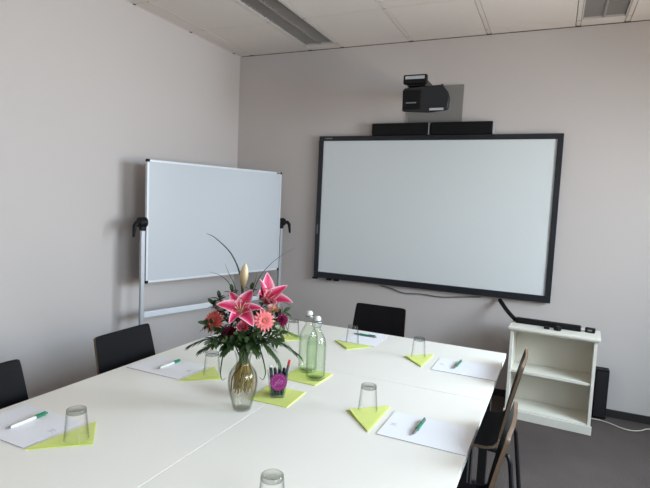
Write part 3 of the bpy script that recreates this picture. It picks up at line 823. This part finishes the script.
def gerbera(pos, d, label, R, c1, c2, spin=0):
    o = flower_root('gerbera', label, 'flower', pos, d, 'gerbera daisies in the vase', spin)
    bm = BM(); ly = bm.verts.layers.float_color.new('col')
    for ring, (n, l, el) in enumerate(((17, 1.0, .12), (15, .86, .32), (12, .5, .7))):
        for k in range(n):
            a = 2*PI*(k+.5*ring)/n+random.uniform(-.05, .05)
            petal_surface(bm, ly, R*l*random.uniform(.94, 1.04), R*.13, a, el+random.uniform(-.06, .1), .45, lambda s, e: mixc(c1, c2, s*.8+.2*e), 6, 2, .2, .002*ring, R*.12, 0, 0, .75)
    finish('petals', bm, FLOWER, o, 80)
    bm = BM(); ly = bm.verts.layers.float_color.new('col')
    lathe(bm, [(0, .010), (R*.16, .009), (R*.24, .005), (R*.2, .0), (0, -.002)], 16)
    for v in bm.verts: v[ly] = (*lin((176, 96, 84)), 1)
    finish('disc', bm, FLOWER, o, 60)
    bm = BM(); ly = bm.verts.layers.float_color.new('col')
    lathe(bm, [(R*.32, -.001), (R*.2, -.008), (.003, -.014)], 12)
    for v in bm.verts: v[ly] = (*GREEN2, 1)
    finish('calyx', bm, LEAF, o, 60)
    stem(o, o.matrix_basis @ Vector((0, 0, -.012))); return o
gerbera(bp(.070, .092, .324), V+Zv*.28+U*.2, 'salmon pink gerbera at the bouquet lower right', .038, lin((208, 84, 88)), lin((232, 132, 130)))
gerbera(bp(-.100, .060, .312), V*.75-U*.62+Zv*.45, 'coral gerbera facing left at the bouquet left side', .040, lin((176, 58, 56)), lin((212, 100, 90)))

def rose(pos, d, label, R, c1, c2, name='rose', grp='roses in the vase'):
    o = flower_root(name, label, 'flower', pos, d, grp)
    bm = BM(); ly = bm.verts.layers.float_color.new('col')
    for k in range(13):
        s = k/12; a = k*2.4
        rr = R*(.12+.5*s); n1 = 6; h0 = R*1.25*(1-.28*s)
        rows = []
        for i in range(n1+1):
            v_ = i/n1; row = []
            for j in range(7):
                e = -1+j/3; ang = a+e*(1.0-.15*s)
                rad = rr*(.45+.6*math.sin(v_*1.7))+R*.32*s*max(0, v_-.6)*2*(1-.4*abs(e))
                z = -R*.55+(h0+R*.45)*v_*(1-.10*e*e)
                vv = bm.verts.new((rad*math.cos(ang), rad*math.sin(ang), z)); vv[ly] = (*mixc(c1, c2, min(1, .35*s+.5*v_+.15*abs(e))), 1); row.append(vv)
            rows.append(row)
        for i in range(n1):
            for j in range(6): bm.faces.new([rows[i][j], rows[i][j+1], rows[i+1][j+1], rows[i+1][j]])
    finish('petals', bm, FLOWER, o, 80)
    bm = BM(); ly = bm.verts.layers.float_color.new('col')
    for k in range(5):
        petal_surface(bm, ly, R*1.1, R*.2, k*2*PI/5, .3, -.4, lambda s, e: GREEN2, 6, 2, .2, -R*.6, .002)
    finish('sepals', bm, LEAF, o, 80)
    stem(o, o.matrix_basis @ Vector((0, 0, -R*.55))); return o
rose(bp(.002, .108, .306), V+Zv*.5, 'pink rose just below the central lily', .027, lin((206, 74, 104)), lin((238, 150, 166)))
rose(bp(-.078, .020, .352), V*.6+Zv*.8-U*.4, 'cream white rose left of the central lily', .026, lin((226, 206, 192)), lin((240, 230, 222)))
rose(bp(.092, .07, .36), V*.8+Zv*.6+U*.2, 'small blush rose between the right lily and the salmon gerbera', .017, lin((222, 150, 140)), lin((240, 214, 204)))

def carnation(pos, d, label, R, c1, c2):
    o = flower_root('carnation', label, 'flower', pos, d, 'burgundy carnations in the vase')
    bm = BM(); ly = bm.verts.layers.float_color.new('col')
    for k in range(46):
        s = (k+.5)/46; th = k*2.39996
        petal_surface(bm, ly, R*(1.1-.1*s), R*.36, th, 1.5-1.25*s, .5, lambda a, e: mixc(c1, c2, a*.7+.3*random.random()), 5, 6, .1, -R*.3, .001, R*.12, k, .45)
    finish('petals', bm, FLOWER, o, 80)
    bm = BM(); ly = bm.verts.layers.float_color.new('col')
    lathe(bm, [(R*.3, -R*.25), (R*.3, -R*.7), (.003, -R*.95)], 12)
    for v in bm.verts: v[ly] = (*GREEN2, 1)
    finish('calyx', bm, LEAF, o, 60)
    stem(o, o.matrix_basis @ Vector((0, 0, -R*.9))); return o
DK1, DK2 = lin((70, 12, 34)), lin((122, 24, 62))
carnation(bp(-.045, .085, .275), V+Zv*.35-U*.2, 'dark burgundy carnation at the bouquet lower front', .03, DK1, DK2)
carnation(bp(.138, .045, .315), U*.7+V*.6+Zv*.4, 'dark magenta carnation at the bouquet right edge', .027, lin((92, 14, 48)), lin((146, 34, 82)))
carnation(bp(-.028, .05, .335), V+Zv*.6-U*.3, 'dark red carnation tucked behind the central lily', .026, DK1, lin((112, 20, 50)))

# alstroemeria (small orange-yellow bloom)
o = flower_root('peruvian_lily', 'small orange yellow bloom beside the salmon gerbera', 'flower', bp(.104, .050, .348), V*.5+U*.5+Zv*.8)
bm = BM(); ly = bm.verts.layers.float_color.new('col')
for k in range(6): petal_surface(bm, ly, .027, .0062, k*PI/3, 1.15, .5, lambda s, e: mixc(lin((170, 130, 66)), lin((176, 98, 74)), s), 7, 2, .3, 0, .002)
finish('petals', bm, FLOWER, o, 80); stem(o, o.location)

# palm fronds
def blade(bm, ly, base, tip, sag, w, c1, c2, nrm=None, n=8):
    base, tip = Vector(base), Vector(tip); rows = []
    d = tip-base; side = d.cross(Zv if nrm is None else nrm).normalized()
    for i in range(n+1):
        s = i/n; p = base+d*s+Zv*(-sag*s*s)
        wd = w*(math.sin(PI*(.06+.94*s))**.75 if i < n else 0)+.0002
        up = Zv*(.25*wd)
        row = [bm.verts.new(p-side*wd+up), bm.verts.new(p), bm.verts.new(p+side*wd+up)]
        c = mixc(c1, c2, s)
        for k, v in enumerate(row): v[ly] = (*(c if k != 1 else mixc(c, c2, .4)), 1)
        rows.append(row)
    for i in range(n):
        for k in range(2): bm.faces.new([rows[i][k], rows[i][k+1], rows[i+1][k+1], rows[i+1][k]])
def frond(ctrl, label, n=13, ll=.085, c1=GREEN1, c2=GREEN2, w=.0052, droop=.02):
    pts = smooth_path([bp(*c) for c in ctrl], 8)
    o = bpy.data.objects.new('palm_frond', None); C.objects.link(o); o.location = pts[0]; o.empty_display_size = .02
    bpy.context.view_layer.update(); tag(o, label, 'leaf', 'palm fronds in the vase')
    base = pts[0]
    bm = BM(); ly = bm.verts.layers.float_color.new('col')
    m = len(pts)
    for k in range(n):
        s = .22+.78*k/(n-1); i = min(int(s*(m-1)), m-2); f = s*(m-1)-i
        p = pts[i].lerp(pts[i+1], f)-base; td = (pts[i+1]-pts[i]).normalized()
        sd = td.cross(Zv).normalized()
        if sd.length < .5: sd = U
        l = ll*(.55+.75*math.sin(PI*min(1, .25+.72*s)))*random.uniform(.9, 1.1)
        for sg in ((-1, 1) if k < n-1 else (0,)):
            q = (td*(.62+.5*s)+sd*sg*(.85-.45*s)+Zv*random.uniform(-.05, .12)).normalized()
            blade(bm, ly, p, p+q*l, droop*random.uniform(.6, 1.5), w*random.uniform(.85, 1.1), mixc(c1, c2, random.random()*.4), mixc(c1, c2, .5+.5*random.random()))
    finish('leaflets', bm, LEAF, o, 80)
    bm = BM(); ly = bm.verts.layers.float_color.new('col')
    tube(bm, [p-base for p in pts], .0014, 6, layer=ly, col=lambda i, q: GREEN2); finish('midrib', bm, LEAF, o, 60)
    stem(o, pts[0], .0024); return o
F0 = .232
frond([(-.01, .02, F0), (-.07, .04, .246), (-.13, .045, .243), (-.178, .045, .224)], 'dark palm frond arching out to the left of the bouquet', 19, .040, w=.0034, droop=.010)
frond([(-.01, .03, F0), (-.05, .08, .25), (-.095, .11, .247), (-.135, .12, .230)], 'dark palm frond at the left front over the vase', 17, .036, w=.0034, droop=.010)
frond([(.01, .02, F0), (.07, .04, .276), (.135, .04, .277), (.195, .03, .256)], 'yellow-green palm frond arching to the right, the upper one', 21, .048, GREEN2, GREEN3, w=.0034, droop=.012)
frond([(.01, .03, F0), (.07, .08, .256), (.135, .09, .246), (.195, .09, .212)], 'dark palm frond reaching to the lower right toward the bottles', 21, .045, GREEN1, GREEN2, w=.0036, droop=.012)
frond([(.0, .03, F0), (.05, .10, .255), (.09, .13, .242), (.12, .145, .212)], 'dark palm frond drooping at the right front above the cup', 17, .038, w=.0034, droop=.010)
frond([(.0, .03, F0), (-.02, .09, .255), (-.04, .13, .25), (-.06, .155, .232)], 'short dark palm frond at the bouquet front, left of the vase neck', 15, .032, w=.0036, droop=.008)
frond([(.0, .03, F0), (.02, .09, .255), (.035, .13, .25), (.05, .155, .232)], 'short dark palm frond at the bouquet front, right of the vase neck', 15, .032, w=.0036, droop=.008)
frond([(.0, -.02, F0), (-.05, -.08, .28), (-.1, -.12, .28), (-.14, -.15, .25)], 'palm frond at the back left of the bouquet', 15, .045, w=.0036)
frond([(.0, -.02, F0), (.06, -.08, .28), (.12, -.12, .28), (.16, -.15, .25)], 'palm frond at the back right of the bouquet', 15, .045, GREEN2, GREEN3, w=.0036)

# leafy sprigs
def sprig(ctrl, label, n=9, ll=.034, w=.0085, c1=GREEN1, c2=GREEN2):
    pts = smooth_path([bp(*c) for c in ctrl], 6); base = pts[0]
    o = bpy.data.objects.new('leafy_sprig', None); C.objects.link(o); o.location = base; o.empty_display_size = .02
    bpy.context.view_layer.update(); tag(o, label, 'leaf', 'leafy green sprigs in the vase')
    bm = BM(); ly = bm.verts.layers.float_color.new('col'); m = len(pts)
    for k in range(n):
        s = .2+.8*k/(n-1); i = min(int(s*(m-1)), m-2); p = pts[i].lerp(pts[i+1], s*(m-1)-i)-base
        td = (pts[i+1]-pts[i]).normalized(); a = k*2.4
        e1 = td.cross(V).normalized(); e2 = td.cross(e1)
        q = (td*.5+e1*math.cos(a)+e2*math.sin(a)).normalized()
        blade(bm, ly, p, p+q*ll*random.uniform(.8, 1.2), .006, w, mixc(c1, c2, random.random()*.5), mixc(c1, c2, random.random()), None, 6)
    blade(bm, ly, pts[-1]-base, pts[-1]-base+(pts[-1]-pts[-2]).normalized()*ll, .002, w, c1, c2, V, 6)
    finish('leaves', bm, LEAF, o, 80)
    bm = BM(); ly = bm.verts.layers.float_color.new('col'); tube(bm, [p-base for p in pts], .0014, 6, layer=ly, col=lambda i, q: GREEN1); finish('twig', bm, LEAF, o, 60)
    stem(o, base, .0026); return o
SP = [([(-.01, .0, .24), (-.06, .03, .31), (-.105, .03, .365)], 'dark leafy sprig at the bouquet upper left, above the coral gerbera'),
      ([(-.01, .02, .24), (-.075, .06, .285), (-.125, .07, .305)], 'dark leafy sprig at the bouquet left edge behind the coral gerbera'),
      ([(.0, .04, .24), (-.025, .09, .262), (-.055, .12, .245)], 'dark leafy sprig under the burgundy carnation'),
      ([(.0, .04, .24), (.035, .10, .262), (.05, .13, .252)], 'dark leafy sprig under the pink rose'),
      ([(.0, .02, .24), (.05, .03, .32), (.07, .035, .38)], 'dark leafy sprig between the two pink lilies'),
      ([(.0, .01, .24), (-.03, .02, .33), (-.042, .02, .41)], 'dark leafy sprig behind the central lily on its left'),
      ([(.01, .0, .24), (.09, .02, .30), (.145, .02, .34)], 'leafy sprig at the bouquet right edge'),
      ([(.0, .05, .235), (.075, .10, .27), (.115, .12, .268)], 'dark leafy sprig below the salmon gerbera'),
      ([(.0, .0, .24), (.01, -.03, .34), (.025, -.03, .41)], 'leafy sprig behind the lily bud'),
      ([(.0, .05, .235), (-.07, .10, .27), (-.1, .115, .262)], 'dark leafy sprig below the coral gerbera'),
      ([(.0, .05, .235), (.0, .11, .272), (-.012, .13, .285)], 'dark leafy sprig at the bouquet front centre'),
      ([(.0, .03, .24), (.03, .06, .31), (.04, .07, .345)], 'dark leafy sprig between central lily and salmon gerbera')]
SP += [([(-.01, .04, .235), (-.05, .085, .262), (-.085, .09, .285)], 'dark leafy sprig between the coral gerbera and the burgundy carnation'),
       ([(.0, .04, .235), (.035, .105, .275), (.045, .12, .29)], 'dark leafy sprig right of the pink rose'),
       ([(.0, .03, .235), (.06, .07, .28), (.10, .07, .30)], 'dark leafy sprig behind the salmon gerbera'),
       ([(.0, .06, .23), (.01, .12, .25), (.015, .145, .258)], 'dark leafy sprig at the lowest front of the bouquet'),
       ([(-.005, .06, .23), (-.035, .115, .25), (-.05, .135, .26)], 'dark leafy sprig at the lower front left of the bouquet'),
       ([(-.01, .01, .24), (-.07, .02, .33), (-.085, .015, .385)], 'dark leafy sprig behind the cream rose'),
       ([(.01, .03, .24), (.08, .06, .26), (.13, .075, .275)], 'dark leafy sprig below the magenta carnation')]
for c, l in SP: sprig(c, l, 19, .032, .0068)

# bear-grass blades
def grass(ctrl, label, w=.0022, c1=GREEN1, c2=GREEN2):
    pts = smooth_path([bp(*c) for c in ctrl], 8); base = pts[0]; n = len(pts)
    o = bpy.data.objects.new('grass_blade', None); C.objects.link(o); o.location = base; o.empty_display_size = .02
    bpy.context.view_layer.update(); tag(o, label, 'leaf', 'long grass blades in the vase')
    bm = BM(); ly = bm.verts.layers.float_color.new('col')
    tube(bm, [p-base for p in pts], w, 5, radii=[w*(1-.85*(i/(n-1))**1.3) for i in range(n)], layer=ly, col=lambda i, q: mixc(c1, c2, i/n))
    finish('blade', bm, LEAF, o, 80); stem(o, base, .0016); return o
GG = lin((84, 92, 92))
grass([(-.005, .0, .30), (-.01, -.01, .44), (-.045, -.02, .535), (-.105, -.03, .595), (-.14, -.035, .612)], 'thick long grass blade curving to the upper left', .0042, GREEN1, GG)
grass([(-.015, .0, .30), (-.045, .0, .42), (-.08, .0, .462), (-.125, .0, .478)], 'short thin grass blade arching to the left', .0022, GREEN1, GG)
grass([(-.012, .0, .30), (-.03, .01, .42), (-.055, .01, .475), (-.07, .01, .51)], 'thin grass blade left of the lily bud', .002, GREEN1, GG)
grass([(.01, .0, .30), (.045, -.01, .44), (.10, -.02, .515), (.18, -.03, .572)], 'thin grass blade arching to the upper right', .0022, GREEN1, GG)
grass([(.012, .0, .30), (.03, .0, .41), (.04, .0, .45), (.045, .0, .48)], 'short grass blade right of the lily bud', .0024, GREEN1, GREEN2)
grass([(.01, .0, .30), (.1, .0, .37), (.17, .0, .36), (.21, .0, .30)], 'thin grass blade drooping to the right', .0018, GREEN1, GG)
def curl(s, label):
    grass([(s*.012, .028, .215), (s*.055, .055, .225), (s*.078, .065, .17), (s*.072, .066, .135), (s*.058, .066, .143)], label, .0034, GREEN1, GREEN2)
curl(-1, 'curled leaf hanging beside the vase neck on the left'); curl(1, 'curled leaf hanging beside the vase neck on the right')

# ------------------------------------------------------------------ light
def area(name, loc, rot, sx, sy, e, col):
    l = bpy.data.lights.new(name, 'AREA'); l.shape = 'RECTANGLE'; l.size = sx; l.size_y = sy; l.energy = e; l.color = col; l.spread = math.radians(138)
    o = bpy.data.objects.new(name, l); C.objects.link(o); o.location = loc; o.rotation_euler = rot; return o
for i, (a, b_) in enumerate(WINS):
    k = (1.15, .85)[i]  # second factor sets the added fill
    # daylight at the first window, added fill at the second: bluish from the sky above, warm from the ground outside
    area('window_and_fill_sky_light', (XR+.35, (a+b_)/2, 2.0), (0, math.radians(55), 0), 1.3, b_-a+.1, 138*k, (.69, .85, 1.0))
    area('window_and_fill_ground_light', (XR+.3, (a+b_)/2, 1.05), (0, math.radians(118), 0), 1.0, b_-a, 46*k, (1.0, .85, .68))
wd = bpy.data.worlds.new('World'); bpy.context.scene.world = wd; wd.use_nodes = True
bg = wd.node_tree.nodes['Background']; bg.inputs[0].default_value = (.80, .89, 1.0, 1); bg.inputs[1].default_value = 1.2

# ------------------------------------------------------------------ camera
yaw, pitch, roll, f = -.4221, -.0849, .045, 504.69
cy, sy = math.cos(yaw), math.sin(yaw); cp, sp = math.cos(pitch), math.sin(pitch)
fw = Vector((sy*cp, cy*cp, sp)); r = Vector((cy, -sy, 0)); u = r.cross(fw)
r2 = r*math.cos(roll)+u*math.sin(roll); u2 = -r*math.sin(roll)+u*math.cos(roll)
cd = bpy.data.cameras.new('Camera'); cam = bpy.data.objects.new('Camera', cd); C.objects.link(cam)
cd.sensor_fit = 'HORIZONTAL'; cd.sensor_width = 36; cd.lens = f/650*36; cd.clip_start = .05
M = Matrix(((r2.x, u2.x, -fw.x), (r2.y, u2.y, -fw.y), (r2.z, u2.z, -fw.z))).to_4x4()
M.translation = Vector((2.8899, -4.2291, 1.5081)); cam.matrix_world = M
sc = bpy.context.scene; sc.camera = cam
sc.view_settings.view_transform = 'Standard'; sc.view_settings.look = 'None'
sc.view_settings.exposure = 0.0; sc.view_settings.gamma = 1.0
sc.cycles.transparent_max_bounces = 32; sc.cycles.max_bounces = 8; sc.cycles.diffuse_bounces = 5
